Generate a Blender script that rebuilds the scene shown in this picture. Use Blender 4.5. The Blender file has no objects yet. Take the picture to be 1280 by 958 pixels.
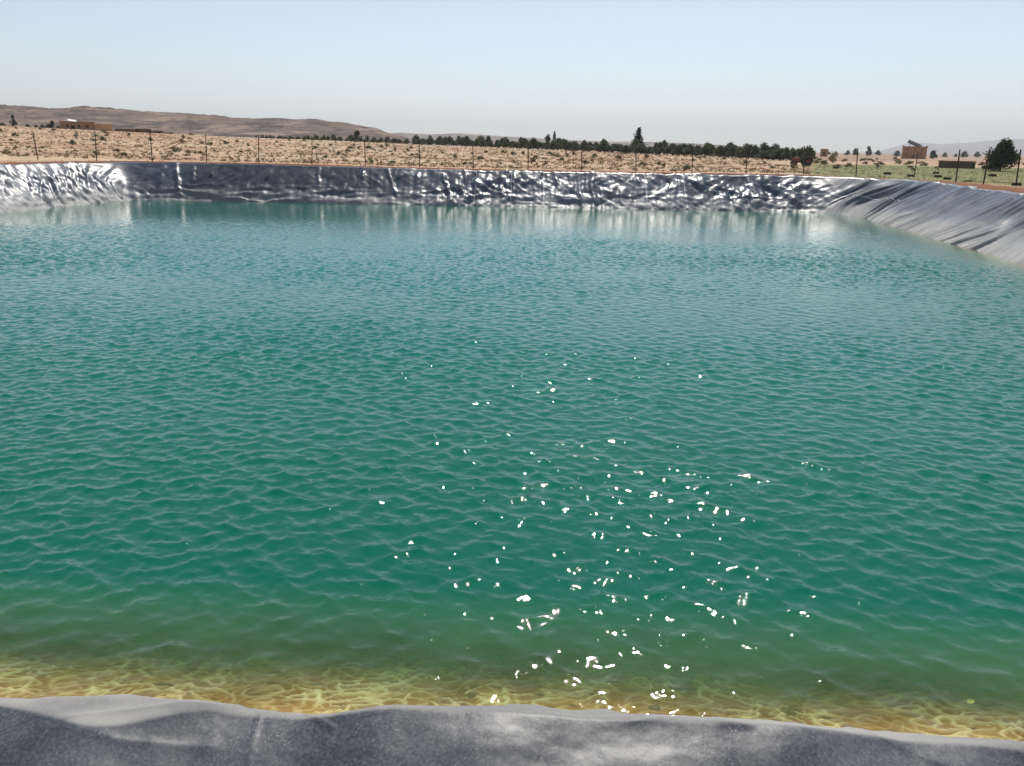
import bpy, math, random
import numpy as np
from mathutils import Vector, Matrix
PI = math.pi
rng = np.random.default_rng(7)
random.seed(7)
sc = bpy.context.scene
COL = sc.collection

# ------------------------------------------------------------------ camera
F, CAMH, PITCH, ROLL = 960.0, 4.1, math.radians(17.1), math.radians(1.0)
cam_d = bpy.data.cameras.new('camera'); cam = bpy.data.objects.new('camera', cam_d); COL.objects.link(cam)
cam_d.sensor_fit = 'HORIZONTAL'; cam_d.sensor_width = 36.0; cam_d.lens = 36.0*F/1280.0
cam_d.clip_start = 0.05; cam_d.clip_end = 60000
Rc = Matrix.Rotation(PI/2-PITCH, 3, 'X') @ Matrix.Rotation(ROLL, 3, 'Z')
cam.matrix_world = Matrix.Translation((0, 0, CAMH)) @ Rc.to_4x4()
sc.camera = cam
RN = np.array(Rc)

def at(x, y, Y):
    """a measured point of the photograph turned into the place it has at distance Y"""
    d = RN @ np.array([(x-640)/F, -(y-479)/F, -1.0]); return np.array([0, 0, CAMH]) + d*(Y/d[1])
def on_z(x, y, z):
    d = RN @ np.array([(x-640)/F, -(y-479)/F, -1.0]); return np.array([0, 0, CAMH]) + d*((z-CAMH)/d[2])

# ------------------------------------------------------------------ helpers
def smooth(a, b, x):
    t = np.clip((np.asarray(x, float)-a)/(b-a), 0, 1); return t*t*(3-2*t)
_perm = np.random.default_rng(3).permutation(512)
_grad = np.stack([np.cos(np.linspace(0, 2*PI, 64, endpoint=False)), np.sin(np.linspace(0, 2*PI, 64, endpoint=False))], 1)
def noise(x, y):
    x = np.asarray(x, float); y = np.asarray(y, float)
    xi = np.floor(x).astype(int); yi = np.floor(y).astype(int); fx = x-xi; fy = y-yi
    def g(ix, iy, dx, dy):
        h = _perm[(_perm[ix & 511] + iy) & 511] & 63
        return _grad[h, 0]*dx + _grad[h, 1]*dy
    u = fx**3*(fx*(fx*6-15)+10); v = fy**3*(fy*(fy*6-15)+10)
    a = g(xi, yi, fx, fy); b = g(xi+1, yi, fx-1, fy); c = g(xi, yi+1, fx, fy-1); d = g(xi+1, yi+1, fx-1, fy-1)
    return (a*(1-u)+b*u)*(1-v) + (c*(1-u)+d*u)*v
def fbm(x, y, o=4):
    s = 0; a = 1.0
    for k in range(o):
        s = s + a*noise(x*2**k+17.3*k, y*2**k+5.1*k); a *= .5
    return s
def ridged(x, y): return 1-2.2*np.abs(noise(x, y))

def grid_faces(nr, nc, wrap=False):
    c = nc if wrap else nc-1
    i, j = np.meshgrid(np.arange(nr-1), np.arange(c), indexing='ij')
    j2 = (j+1) % nc
    return np.stack([i*nc+j, i*nc+j2, (i+1)*nc+j2, (i+1)*nc+j], -1).reshape(-1, 4)
def new_mesh(name, verts, faces, mat=None, smooth_=False, attrs=None):
    me = bpy.data.meshes.new(name)
    verts = np.asarray(verts, np.float32)
    if isinstance(faces, np.ndarray):
        n, k = faces.shape
        me.vertices.add(len(verts)); me.vertices.foreach_set('co', verts.ravel())
        me.loops.add(n*k); me.loops.foreach_set('vertex_index', faces.astype(np.int32).ravel())
        me.polygons.add(n); me.polygons.foreach_set('loop_start', np.arange(0, n*k, k, dtype=np.int32))
        me.update(calc_edges=True)
    else:
        me.from_pydata([tuple(map(float, v)) for v in verts], [], faces); me.update()
    me.validate()
    if smooth_: me.polygons.foreach_set('use_smooth', np.ones(len(me.polygons), bool))
    for k, a in (attrs or {}).items():
        at_ = me.attributes.new(k, 'FLOAT', 'POINT'); at_.data.foreach_set('value', np.asarray(a, np.float32).ravel())
    if mat: me.materials.append(mat)
    return me
def obj(name, me, parent=None):
    o = bpy.data.objects.new(name, me); COL.objects.link(o)
    if parent: o.parent = parent
    return o
def tag(o, label=None, cat=None, group=None, kind=None):
    if label: o['label'] = label
    if cat: o['category'] = cat
    if group: o['group'] = group
    if kind: o['kind'] = kind
    return o
def empty(name, loc, rz=0, **k):
    o = obj(name, None); o.location = tuple(map(float, loc)); o.rotation_euler = (0, 0, rz); o.empty_display_size = .2
    return tag(o, **k)
def copy_tree(o, parent=None):
    c = o.copy(); COL.objects.link(c); c.parent = parent
    for ch in list(o.children): copy_tree(ch, c)
    return c

class MB:
    """collects simple solids and links them as one mesh"""
    def __init__(s): s.v = []; s.f = []
    def add(s, v, f):
        n = len(s.v); s.v += [tuple(map(float, p)) for p in v]; s.f += [tuple(i+n for i in q) for q in f]; return s
    def box(s, x0, x1, y0, y1, z0, z1, M=None):
        v = [(x, y, z) for z in (z0, z1) for (x, y) in ((x0, y0), (x1, y0), (x1, y1), (x0, y1))]
        if M is not None: v = [tuple(M @ Vector(p)) for p in v]
        return s.add(v, [(3, 2, 1, 0), (4, 5, 6, 7), (0, 1, 5, 4), (1, 2, 6, 5), (2, 3, 7, 6), (3, 0, 4, 7)])
    def tube(s, pts, rad, n=7):
        pts = [Vector(p) for p in pts]; rad = rad if isinstance(rad, (list, tuple)) else [rad]*len(pts)
        v = []; f = []
        for i, p in enumerate(pts):
            d = (pts[min(i+1, len(pts)-1)]-pts[max(i-1, 0)]).normalized()
            a = d.orthogonal().normalized(); b = d.cross(a)
            for k in range(n):
                t = 2*PI*k/n; v.append(p+(a*math.cos(t)+b*math.sin(t))*rad[i])
        for i in range(len(pts)-1):
            for k in range(n):
                f.append((i*n+k, i*n+(k+1) % n, (i+1)*n+(k+1) % n, (i+1)*n+k))
        f.append(tuple(range(n-1, -1, -1))); f.append(tuple((len(pts)-1)*n+k for k in range(n)))
        return s.add(v, f)
    def wheel(s, cx, cy, cz, r, w, r_in=0.0, n=18):
        """a wheel whose axle runs along y"""
        prof = [(r_in, -w*.42), (r*.86, -w*.5), (r, -w*.3), (r, w*.3), (r*.86, w*.5), (r_in, w*.42)]
        v = []; f = []
        for k in range(n):
            t = 2*PI*k/n
            for (q, y) in prof: v.append((cx+q*math.cos(t), cy+y, cz+q*math.sin(t)))
        m = len(prof)
        for k in range(n):
            for i in range(m):
                f.append((k*m+i, ((k+1) % n)*m+i, ((k+1) % n)*m+(i+1) % m, k*m+(i+1) % m))
        return s.add(v, f)
    def build(s, name, mat, parent=None, smooth_=False):
        return obj(name, new_mesh(name, s.v, s.f, mat, smooth_), parent)

# ------------------------------------------------------------------ materials
class NT:
    def __init__(s, name):
        s.m = bpy.data.materials.new(name); s.m.use_nodes = True; s.t = s.m.node_tree; s.t.nodes.clear()
        s.out = s.n('ShaderNodeOutputMaterial')
    def n(s, ty, **k):
        nd = s.t.nodes.new(ty)
        for a, b in k.items():
            if a[0] == '_': nd.inputs[a[1:].replace('_', ' ')].default_value = b
            else: setattr(nd, a, b)
        return nd
    def l(s, a, b): s.t.links.new(a, b)
    def coords(s, scale=(1, 1, 1), src='Object', rot=(0, 0, 0)):
        tc = s.n('ShaderNodeTexCoord'); mp = s.n('ShaderNodeMapping'); mp.inputs['Scale'].default_value = scale; mp.inputs['Rotation'].default_value = rot
        s.l(tc.outputs[src], mp.inputs[0]); return mp.outputs[0]
    def noise(s, scale, detail=4, rough=.55, vec=None, dist=0):
        nd = s.n('ShaderNodeTexNoise', _Scale=scale, _Detail=detail, _Roughness=rough, _Distortion=dist)
        if vec is not None: s.l(vec, nd.inputs['Vector'])
        return nd.outputs['Fac']
    def ramp(s, fac, stops):
        r = s.n('ShaderNodeValToRGB'); e = r.color_ramp.elements
        while len(e) < len(stops): e.new(.5)
        for q, (p, c) in zip(e, stops):
            q.position = p; q.color = (*(c if isinstance(c, tuple) else (c, c, c)), 1)
        s.l(fac, r.inputs[0]); return r.outputs[0]
    def mix(s, fac, a, b, blend='MIX'):
        m = s.n('ShaderNodeMix', data_type='RGBA', blend_type=blend)
        for so, v in ((m.inputs[0], fac), (m.inputs[6], a), (m.inputs[7], b)):
            if isinstance(v, (int, float)): so.default_value = v
            elif isinstance(v, tuple): so.default_value = (*v, 1)
            else: s.l(v, so)
        return m.outputs[2]
    def math(s, op, a, b=0.0, c=0.0, clamp=False):
        m = s.n('ShaderNodeMath', operation=op, use_clamp=clamp)
        for so, v in zip(m.inputs, (a, b, c)):
            if isinstance(v, (int, float)): so.default_value = v
            else: s.l(v, so)
        return m.outputs[0]
    def attr(s, name): return s.n('ShaderNodeAttribute', attribute_name=name).outputs['Fac']
    def bump(s, h, strength, dist):
        b = s.n('ShaderNodeBump', _Strength=strength, _Distance=dist); s.l(h, b.inputs['Height']); return b.outputs[0]
    def principled(s, col, rough=.8, nrm=None, spec=.5):
        p = s.n('ShaderNodeBsdfPrincipled')
        for nm, v in (('Base Color', col), ('Roughness', rough), ('Specular IOR Level', spec)):
            so = p.inputs[nm]
            if isinstance(v, (int, float)): so.default_value = v
            elif isinstance(v, tuple): so.default_value = (*v, 1)
            else: s.l(v, so)
        if nrm is not None: s.l(nrm, p.inputs['Normal'])
        s.l(p.outputs[0], s.out.inputs[0]); return p
def simple(name, c1, c2, scale=8, rough=.85, spec=.3, bump=0.0):
    t = NT(name); v = t.coords(); n = t.noise(scale, 5, .6, v)
    t.principled(t.mix(t.ramp(n, [(.35, 0.0), (.65, 1.0)]), c1, c2), rough, t.bump(n, bump, .02) if bump else None, spec); return t.m
def foliage(name, c1, c2, c3):
    t = NT(name); v = t.coords(); n = t.noise(1.6, 4, .65, v)
    oi = t.n('ShaderNodeObjectInfo')
    col = t.mix(t.ramp(n, [(.35, 0.0), (.65, 1.0)]), c1, c2)
    col = t.mix(t.math('MULTIPLY', oi.outputs['Random'], .7), col, c3)
    d = t.n('ShaderNodeBsdfDiffuse'); tr = t.n('ShaderNodeBsdfTranslucent'); mx = t.n('ShaderNodeMixShader'); mx.inputs[0].default_value = .4
    t.l(col, d.inputs[0]); t.l(col, tr.inputs[0]); t.l(d.outputs[0], mx.inputs[1]); t.l(tr.outputs[0], mx.inputs[2]); t.l(mx.outputs[0], t.out.inputs[0])
    return t.m

M_olive = foliage('olive leaves', (.085, .115, .055), (.14, .16, .085), (.11, .125, .085))
M_dark = foliage('dark leaves', (.032, .056, .028), (.055, .085, .036), (.04, .06, .038))
M_fir = foliage('fir needles', (.014, .028, .024), (.028, .045, .034), (.02, .035, .03))
M_shrub = foliage('shrub leaves', (.19, .175, .095), (.28, .24, .14), (.32, .26, .165))
M_scrub = foliage('dry scrub', (.15, .115, .065), (.23, .17, .10), (.20, .15, .085))
M_bark = simple('bark', (.09, .065, .045), (.16, .12, .085), 6)
M_post = simple('weathered dark steel', (.030, .026, .026), (.075, .045, .035), 14, .6, .4)
M_wire = simple('galvanised wire', (.16, .16, .16), (.24, .23, .22), 10, .5, .5)
M_adobe = simple('brown adobe', (.26, .15, .085), (.34, .20, .115), .8, .95, .1, .3)
M_adobe2 = simple('orange adobe', (.42, .25, .135), (.50, .31, .17), .8, .95, .1, .3)
M_adobe3 = simple('red brick adobe', (.33, .165, .085), (.42, .225, .125), 1.2, .95, .1, .3)
M_mudwall = simple('dark mud wall', (.13, .085, .055), (.20, .13, .085), 1.0, .95, .1, .3)
M_white = simple('white sheet', (.75, .75, .73), (.82, .82, .80), 3, .5, .4)
M_roof = simple('brown roof sheet', (.055, .042, .034), (.09, .07, .055), 2, .95, .05)
M_opening = simple('dark opening', (.018, .015, .013), (.03, .025, .02), 4, .9)
M_red = simple('faded red paint', (.30, .05, .035), (.22, .05, .04), 5, .5, .5)
M_cream = simple('cream paint', (.60, .48, .33), (.5, .4, .28), 5, .6, .4)
M_rubber = simple('tractor rubber', (.018, .018, .02), (.04, .037, .034), 8, .9)
M_iron = simple('dark iron', (.03, .03, .034), (.06, .055, .05), 8, .6)
M_mound = simple('dark soil', (.045, .034, .025), (.085, .06, .042), 9, .95, .1, .5)  # plain dark brown soil tone, much the same all over
M_stone = simple('pale stone', (.58, .50, .38), (.66, .58, .46), 7, .9, .2, .3)
M_wet = simple('dark submerged stone', (.16, .13, .06), (.24, .19, .09), 14, .8, .2, .3)
M_leaf = simple('yellow leaf', (.70, .62, .22), (.78, .72, .34), 30, .6, .3)
M_seam = simple('weld seam', (.42, .42, .41), (.55, .55, .53), 3, .45, .5)

# ------------------------------------------------------------------ pond outline (water line)
QUAD = [np.array(p, float) for p in ((-35.0, 6.2), (16.4, 4.15), (23.6, 56.1), (-27.7, 56.9))]     # counter-clockwise
RADII = [4.0, 4.0, 4.6, 1.3]
def outline(step):
    pts = []; nrm = []; n = len(QUAD); ends = []
    for i in range(n):
        p, a, b = QUAD[i], QUAD[i-1], QUAD[(i+1) % n]
        u = (a-p)/np.linalg.norm(a-p); w = (b-p)/np.linalg.norm(b-p)
        half = math.acos(np.clip(u@w, -1, 1))/2; r = RADII[i]; t = r/math.tan(half)
        ctr = p+(u+w)/np.linalg.norm(u+w)*(r/math.sin(half))
        ends.append((p+u*t, p+w*t, ctr, r))
    for i in range(n):
        s0, s1, ctr, r = ends[i]
        a0 = math.atan2(*(s0-ctr)[::-1]); a1 = math.atan2(*(s1-ctr)[::-1])
        if a1 < a0: a1 += 2*PI
        m = max(10, int((r+1.5)*(a1-a0)/step))
        for k in range(m):
            a = a0+(a1-a0)*k/m; d = np.array([math.cos(a), math.sin(a)]); pts.append(ctr+r*d); nrm.append(d)
        e0, e1 = s1, ends[(i+1) % n][0]; L = np.linalg.norm(e1-e0); d = (e1-e0)/L
        x = 0.0; out = np.array([d[1], -d[0]])
        while x < L-1e-6:
            q = e0+d*x; pts.append(q); nrm.append(out)
            near = i == 0 and -5.5 < q[0] < 5.0
            x += (.010 if near and abs(q[0]) < 2.6 else .018 if near else step)
    return np.array(pts), np.array(nrm)
def zrim(x, y):
    return 2.37 + .14*smooth(-2, -22, x) + .05*smooth(18, 25, x)*smooth(30, 45, y)

# ------------------------------------------------------------------ pond liner
P, N = outline(.085)
seg = np.linalg.norm(np.diff(P, axis=0, append=P[:1]), axis=1); S = np.concatenate([[0], np.cumsum(seg)[:-1]])
offs = np.concatenate([np.linspace(-4.6, -1.32, 12), np.linspace(-1.28, -.8, 24)[:-1], np.linspace(-.8, 0, 50)[:-1], np.linspace(0, 2.65, 46)[:-1], np.linspace(2.65, 2.76, 8)[:-1], np.linspace(2.76, 3.16, 84)[:-1], np.linspace(3.16, 3.35, 8), np.linspace(3.42, 5.0, 10)])
OO, SS = np.meshgrid(offs, S, indexing='ij')
px_, py_ = np.broadcast_to(P[:, 0], OO.shape), np.broadcast_to(P[:, 1], OO.shape)
nx_, ny_ = np.broadcast_to(N[:, 0], OO.shape), np.broadcast_to(N[:, 1], OO.shape)
near = smooth(-.5, -.95, ny_)                       # 1 on the bank below the camera
farw = smooth(.6, .95, ny_)
rightw = smooth(.5, .9, nx_)
leftw = smooth(-.5, -.9, nx_)
ZR = zrim(px_, py_)
run = 3.0-.16*near
zz = np.where(OO < run, ZR*OO/run, ZR)
zz = np.where(OO < 0, np.maximum(OO*.84*(1-near)+near*(OO*.34-.30*np.maximum(-OO-1.3, 0)), -3.2), zz)
k = .07                                               # rounded crest
h = np.clip(.5+.5*((ZR) - ZR*OO/run)/k, 0, 1)
zz = np.where(OO > run-.6, (ZR*(1-h)+ZR*OO/run*h) - k*h*(1-h), zz)
_a = QUAD[0]; _d = (QUAD[1]-QUAD[0])/np.linalg.norm(QUAD[1]-QUAD[0]); _n = np.array([_d[1], -_d[0]])
def crest_line(pix, z):
    q = np.array([on_z(x, y, z)[:2] for x, y in pix]); along = (q-_a)@_d; out = (q-_a)@_n
    w_ = (np.stack([px_, py_], -1)-_a)@_d
    return sum(np.interp(w_+k_*.022, along, out) for k_ in range(-4, 5))/9
def lip_height(pix, o):
    """height of the liner's lip, o metres out from the water line, where the photograph shows its edge"""
    al, hh = [], []
    for x, y in pix:
        d = RN @ np.array([(x-640)/F, -(y-479)/F, -1.0]); c0 = np.array([0, 0, CAMH]); tt = (o-((c0[:2]-_a)@_n))/(d[:2]@_n); p = c0+d*tt
        al.append((p[:2]-_a)@_d); hh.append(p[2])
    w_ = (np.stack([px_, py_], -1)-_a)@_d
    return sum(np.interp(w_+k_*.016, al, hh) for k_ in range(-4, 5))/9
o_sil = np.full(OO.shape, 2.80)
z_sil = lip_height([(-260, 871), (0, 873), (130, 875), (250, 879), (330, 888), (395, 895), (430, 889), (480, 880), (620, 882), (700, 889), (800, 893), (900, 896), (1000, 904), (1100, 915), (1280, 931), (1540, 952)], 2.80)
o_fold = crest_line([(-200, 905), (-60, 892), (20, 899), (70, 916), (112, 944), (190, 927), (280, 905), (326, 908), (390, 898), (470, 890), (560, 893), (620, 904), (700, 916), (760, 931), (850, 922), (960, 907), (1060, 910), (1130, 922), (1230, 942), (1300, 955), (1500, 990)], 2.31)
o_fold = np.maximum(o_fold, o_sil+.02)
def smin(a, b, k):
    h = np.clip(.5+.5*(b-a)/k, 0, 1); return b*(1-h)+a*h-k*h*(1-h)
z1 = z_sil-.004; l1 = z1-(o_sil-OO)*.90; l2 = z1+(OO-o_sil)*.20; l3 = z1+(o_fold-o_sil)*.20-(OO-o_fold)*.25
l3 = np.where(OO > 3.12, l3+(OO-3.12)*.12, l3)
zn = smin(smin(l1, l2, .012), l3, .006)
o_0 = o_sil-z1/.90
zz = np.where((near > .5) & (OO > 0), np.where(OO > o_0, zn, (OO-o_0)*.34), zz)
zz = np.where((near > .5) & (OO <= 0), zz-.34*o_0, zz)
zz = zz - np.where(OO > 3.3, .05+.02*(OO-3.3), 0)*(1-near)       # edge dips under the soil
V = OO*1.29                                           # distance up the slope
# wrinkles
wx = SS+.5*noise(SS*.7, V*.7); wv = V+.45*noise(SS*.6+40, V*.8+9)
def tri(a, k=.975): return np.arcsin(k*np.sin(a*PI))/math.asin(k)
amp_l = .80+.7*noise(SS*.21+8, V*.3)
ax1, al1 = SS*.75-V*.80, SS*.7+V*.7; ax2, al2 = SS*.8+V*.75, SS*.7-V*.7; wq = .45*noise(SS*.45+3, V*.6)
m12 = smooth(-.2, .2, noise(SS*.16+4, V*.25+2))
crump = amp_l*(.060*tri(2.4*noise(ax1*.50+wq, al1*.12+1)+.3)*(.35+.65*m12) + .052*tri(2.3*noise(ax2*.48+wq+5, al2*.12+7)+.1)*(1-.65*m12)
         + .034*tri(2.0*noise(ax1*1.25+9+wq, al1*.22)+.2) + .031*tri(2.0*noise(ax2*1.2+wq, al2*.22+17)) + .075*tri(2.2*noise(SS*.85+wq*.8, V*.14+3))
         + .042*tri(2.1*noise(SS*1.9+wq, V*.15+13)+.3) + .014*tri(1.9*noise(SS*2.0+V*.9+7, V*1.5-SS*.6)) + .013*tri(1.9*noise(SS*3.3-V*1.2+7, V*2.2+SS*.9)) + .07*noise(wx*.35+3, wv*.45) + .005*noise(SS*4.2+5, V*3.8))
horiz = .055*tri(2.2*noise(wx*.20+2, wv*1.15)+.2) + .02*tri(1.6*noise(wx*.5, wv*2.1+4))
dl = SS*.42+.20*V+.55*noise(SS*.33, V*.35)
down = (.8+.9*noise(SS*.23+5, V*.25))*(.105*tri(2.0*noise(dl*1.5, V*.13+9)+dl*.5) + .055*tri(1.9*noise(dl*3.6, V*.2+30)) + .030*tri(1.7*noise(dl*8+3, V*.3+3)) + .012*tri(1.7*noise(dl*15+3, V*.5+3))) + .006*noise(SS*4+.8*V, V*.9)
calm = smooth(-4, -13, px_)*smooth(-26.5, -23, px_)   # quieter stretch of the far bank
heavy = 1-.55*calm
dW = farw*(crump*heavy + horiz*smooth(2.2, .9, V)*(.7+.5*calm) + .02*noise(SS*1.3, V*1.6)*calm)
# single upright creases
for (cx, lean, v0, v1, wdt, amp) in ((-26.2, .15, .4, 4.2, .20, .13), (-25.1, .35, .2, 4.1, .17, .15), (-23.9, .22, 1.6, 4.1, .14, .11), (-22.7, -.25, 2.2, 4.2, .10, .10), (-21.9, -.2, 2.6, 4.2, .09, .07),
        (-18.4, -.3, 2.0, 4.1, .09, .10), (-14.6, .12, 1.6, 3.9, .12, .11), (-11.3, .1, 2.3, 3.6, .12, .10), (-9.2, .35, .6, 4.0, .12, .10), (-7.3, .0, 2.0, 3.6, .12, .08), (-5.2, .3, .2, 3.6, .14, .13), (-3.6, .2, .1, 4.1, .14, .12)):
    d = (px_-cx)+lean*(V-2.5)+.12*noise(V*1.8+cx, V*0+cx)
    dW += farw*amp*np.exp(-(d/wdt)**2)*smooth(v0, v0+.5, V)*smooth(v1, v1-.4, V)
dW += rightw*(1-farw)*(down*1.0+.02*noise(SS*.9, V*1.1)) + leftw*(1-farw)*(down*1.0 + .9*crump*smooth(34, 50, py_) + .05*noise(SS*.8+11, V*.8)
      + .8*horiz*smooth(1.6, .5, V))
fade = smooth(-.9, .15, OO)*smooth(4.2, 3.2, OO)*(1-.55*smooth(2.2, 2.95, OO))
# near bank folds, laid where they lie on the crest
dN = .010*noise(px_*1.6, OO*1.5+3) + .010*noise(px_*3.1+8, OO*4) + .005*noise(px_*7, OO*9) + .0012*noise(px_*28, OO*28) + .004*tri(1.6*noise(px_*2.6+OO*3+4, OO*5-px_*1.2))
XW = px_+nx_*OO; YW = py_+ny_*OO
al_n = .8*noise(px_*.9, OO*2)
def crease(pix, width, amp):
    global dN
    q = [on_z(x, y, 2.315)[:2] for x, y in pix]
    best = np.full(XW.shape, 9.0)
    for a, b in zip(q[:-1], q[1:]):
        ab = b-a; t = np.clip(((XW-a[0])*ab[0]+(YW-a[1])*ab[1])/(ab@ab), 0, 1)
        best = np.minimum(best, np.hypot(XW-a[0]-t*ab[0], YW-a[1]-t*ab[1]))
    dN = dN + amp*np.exp(-np.abs(best/width)**1.35)
crease([(150, 884), (230, 905), (300, 893)], .03, .012)
crease([(0, 884), (120, 890), (210, 886)], .018, .010)
crease([(90, 925), (200, 912), (300, 900)], .018, .009)
crease([(400, 893), (520, 889), (640, 893), (760, 905)], .016, .010)
crease([(328, 906), (320, 930), (306, 975)], .0045, .006)
crease([(60, 932), (150, 950), (260, 945)], .020, .004)
crease([(380, 905), (420, 930), (400, 965)], .006, .005)
crease([(790, 935), (850, 928), (930, 940)], .014, .004)
crease([(1000, 915), (1080, 940), (1180, 975)], .014, .005)
crease([(60, 890), (180, 893), (300, 888)], .03, .008)
crease([(640, 893), (760, 905), (880, 908), (1000, 898)], .022, .009)
crease([(1060, 908), (1130, 920), (1230, 940), (1330, 952)], .022, .012)
crease([(1000, 905), (1120, 917), (1300, 933)], .03, .006)
crease([(560, 980), (640, 940), (720, 965)], .06, -.005)
big = 0
D = dW*fade + near*(dN*smooth(1.2, 2.6, OO)+big*smooth(.3, 2.6, OO))
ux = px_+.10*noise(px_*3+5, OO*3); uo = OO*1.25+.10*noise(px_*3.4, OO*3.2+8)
caustic_net = np.maximum(1-np.abs(noise(ux*3.7, uo*4.3))*9.5, 0)**1.1*.95+np.maximum(1-np.abs(noise(ux*6.2+9, uo*6.8+4))*8, 0)**1.1*.7  # bright web painted onto the shallow bed in place of sun caustics
caustic_net = caustic_net*(.45+.75*smooth(-.25, .35, noise(px_*1.3+3, OO*1.8)))
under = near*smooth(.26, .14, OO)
D = D+under*(.016*caustic_net+.03*noise(px_*1.4, OO*1.5)+.008*noise(px_*6, OO*7))
sl = np.where(OO < run-.1, 1.0, 0.0); nh = .62*sl; nv = np.where(sl > 0, .78, 1.0)
XX = px_+nx_*(OO-nh*D); YY = py_+ny_*(OO-nh*D); ZZ = zz+nv*D
dust = smooth(1.9, .1, V+.5*noise(SS*.5, V*.9)+.25*noise(SS*2, V*2))*(.30+.60*np.clip(rightw*.72+leftw*.55, 0, 1)+.15*farw)
dust = np.clip(dust + .08*leftw*(1-farw) +   .16*rightw*smooth(3.2, 1.0, V+.6*noise(SS*.35, V*.5)), 0, .95)
dust_near = smooth(.012, -.004, OO-o_fold+.014*noise(px_*2.2, OO*3))*(.58+.36*noise(px_*1.5+al_n, OO*11))+.03
dust = dust*(1-near)+near*dust_near
silt = smooth(.01-.02*(1-near), -.03-.05*(1-near), zz+.03*noise(SS*1.5, V))*np.maximum(near, smooth(-.15, -.4, zz))
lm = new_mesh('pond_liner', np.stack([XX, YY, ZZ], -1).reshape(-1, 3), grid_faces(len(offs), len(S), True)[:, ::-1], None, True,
              {'bloom': (1.15-.75*calm*farw)*(1-near)*(.75+.5*noise(SS*.25, V*.6)), 'dust': dust, 'silt': silt, 'near': near, 'caustic_net': np.clip(caustic_net, 0, 1)*under})
t = NT('black plastic liner'); v = t.coords()
fine = t.noise(2.2, 6, .7, v); spk = t.noise(95, 2, .5, v); spk2 = t.noise(38, 3, .6, v)
vs = t.n('ShaderNodeTexVoronoi', _Scale=70.0); t.l(v, vs.inputs['Vector'])
speck = t.math('MULTIPLY', t.ramp(vs.outputs['Distance'], [(.10, 1.0), (.20, 0.0)]), t.ramp(t.noise(5, 3, .6, v), [(.40, 0.0), (.62, 1.0)]))
grain = t.ramp(spk, [(.40, 0.0), (.72, .20)])
base = t.mix(fine, (.014, .018, .027), (.032, .040, .056))
nearf = t.attr('near')
g2 = t.math('ADD', t.math('MULTIPLY', speck, .75), grain, clamp=True)
g2 = t.math('MULTIPLY', g2, nearf)
smear = t.math('MULTIPLY', t.ramp(t.noise(1.3, 5, .65, t.coords((2, .8, 1))), [(.42, 0.0), (.75, .34)]), 1.0)
base = t.mix(smear, base, (.23, .23, .235))
dcol = t.mix(t.noise(3, 4, .6, v), (.32, .31, .285), (.46, .445, .41))
base = t.mix(t.math('MULTIPLY', g2, .8), base, (.42, .42, .41))
dfac = t.math('MULTIPLY', t.attr('dust'), t.ramp(t.noise(1.1, 6, .7, v), [(.25, .55), (.65, 1.0)]), clamp=True)
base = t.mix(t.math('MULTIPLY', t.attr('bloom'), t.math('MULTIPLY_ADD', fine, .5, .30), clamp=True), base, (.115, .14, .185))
base = t.mix(dfac, base, dcol)
silt_caustic_col = t.mix(t.ramp(t.noise(4, 5, .65, v), [(.38, 0.0), (.62, 1.0)]), (.28, .155, .056), (.46, .285, .115)); silt_caustic_col = t.mix(t.math('MULTIPLY', t.attr('caustic_net'), 1.0), silt_caustic_col, (.86, .80, .52))  # brown silt tones, with the caustic light lines mixed into the colour
base = t.mix(t.attr('silt'), base, silt_caustic_col)
rough = t.math('ADD', t.math('MULTIPLY', t.math('MAXIMUM', dfac, t.math('MULTIPLY', t.attr('silt'), 1.5)), .5), t.math('MULTIPLY_ADD', fine, .14, .275))
rough = t.math('ADD', rough, t.math('MULTIPLY', nearf, .10), clamp=True)
bm = t.bump(t.math('ADD', t.noise(9, 5, .6, v), t.math('MULTIPLY', spk2, .35)), .16, .012)
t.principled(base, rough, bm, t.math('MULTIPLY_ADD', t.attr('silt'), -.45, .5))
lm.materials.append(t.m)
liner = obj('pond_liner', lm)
tag(liner, 'wrinkled black plastic liner sheet covering the banks round the green pond', 'pond liner')
# pond bed under the murk
bed = P - N*4.55
new = new_mesh('pond_bed', np.c_[bed, np.full(len(bed), -3.19)], [tuple(range(len(bed)))], simple('pond mud', (.10, .08, .04), (.16, .12, .06), 1))
tag(obj('pond_bed', new), kind='structure')
# welded seams: upright ones on the far bank, one along the right end
def seam(idx_of, di, dj, name='weld_seam'):
    b = MB(); v = []
    for (i, j) in idx_of:
        a = np.array([XX[i, j], YY[i, j], ZZ[i, j]]); c = np.array([XX[i+di, j+dj], YY[i+di, j+dj], ZZ[i+di, j+dj]])
        up_ = np.array([-N[j][0]*.62, -N[j][1]*.62, .78])*.014; v += [a+up_, a*.3+c*.7+up_]
    b.add(v, [(2*k_, 2*k_+1, 2*k_+3, 2*k_+2) for k_ in range(len(idx_of)-1)]); return b.build(name, M_seam, liner, True)
rows = [i for i, o in enumerate(offs) if .02 < o < 3.05]
far_idx = np.where((N[:, 1] > .98))[0]
for xs in (-2.9, -.3, 2.1, 9.6, 12.4, 17.2):
    j = far_idx[np.argmin(np.abs(P[far_idx, 0]-xs))]; seam([(i, j) for i in rows], 0, 1)
i0 = int(np.argmin(np.abs(offs-1.45)))
cols = [j for j in range(len(P)) if P[j, 0] > 20.0 and P[j, 1] > 49.5]
seam([(i0, j) for j in cols], 1, 0)

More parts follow.
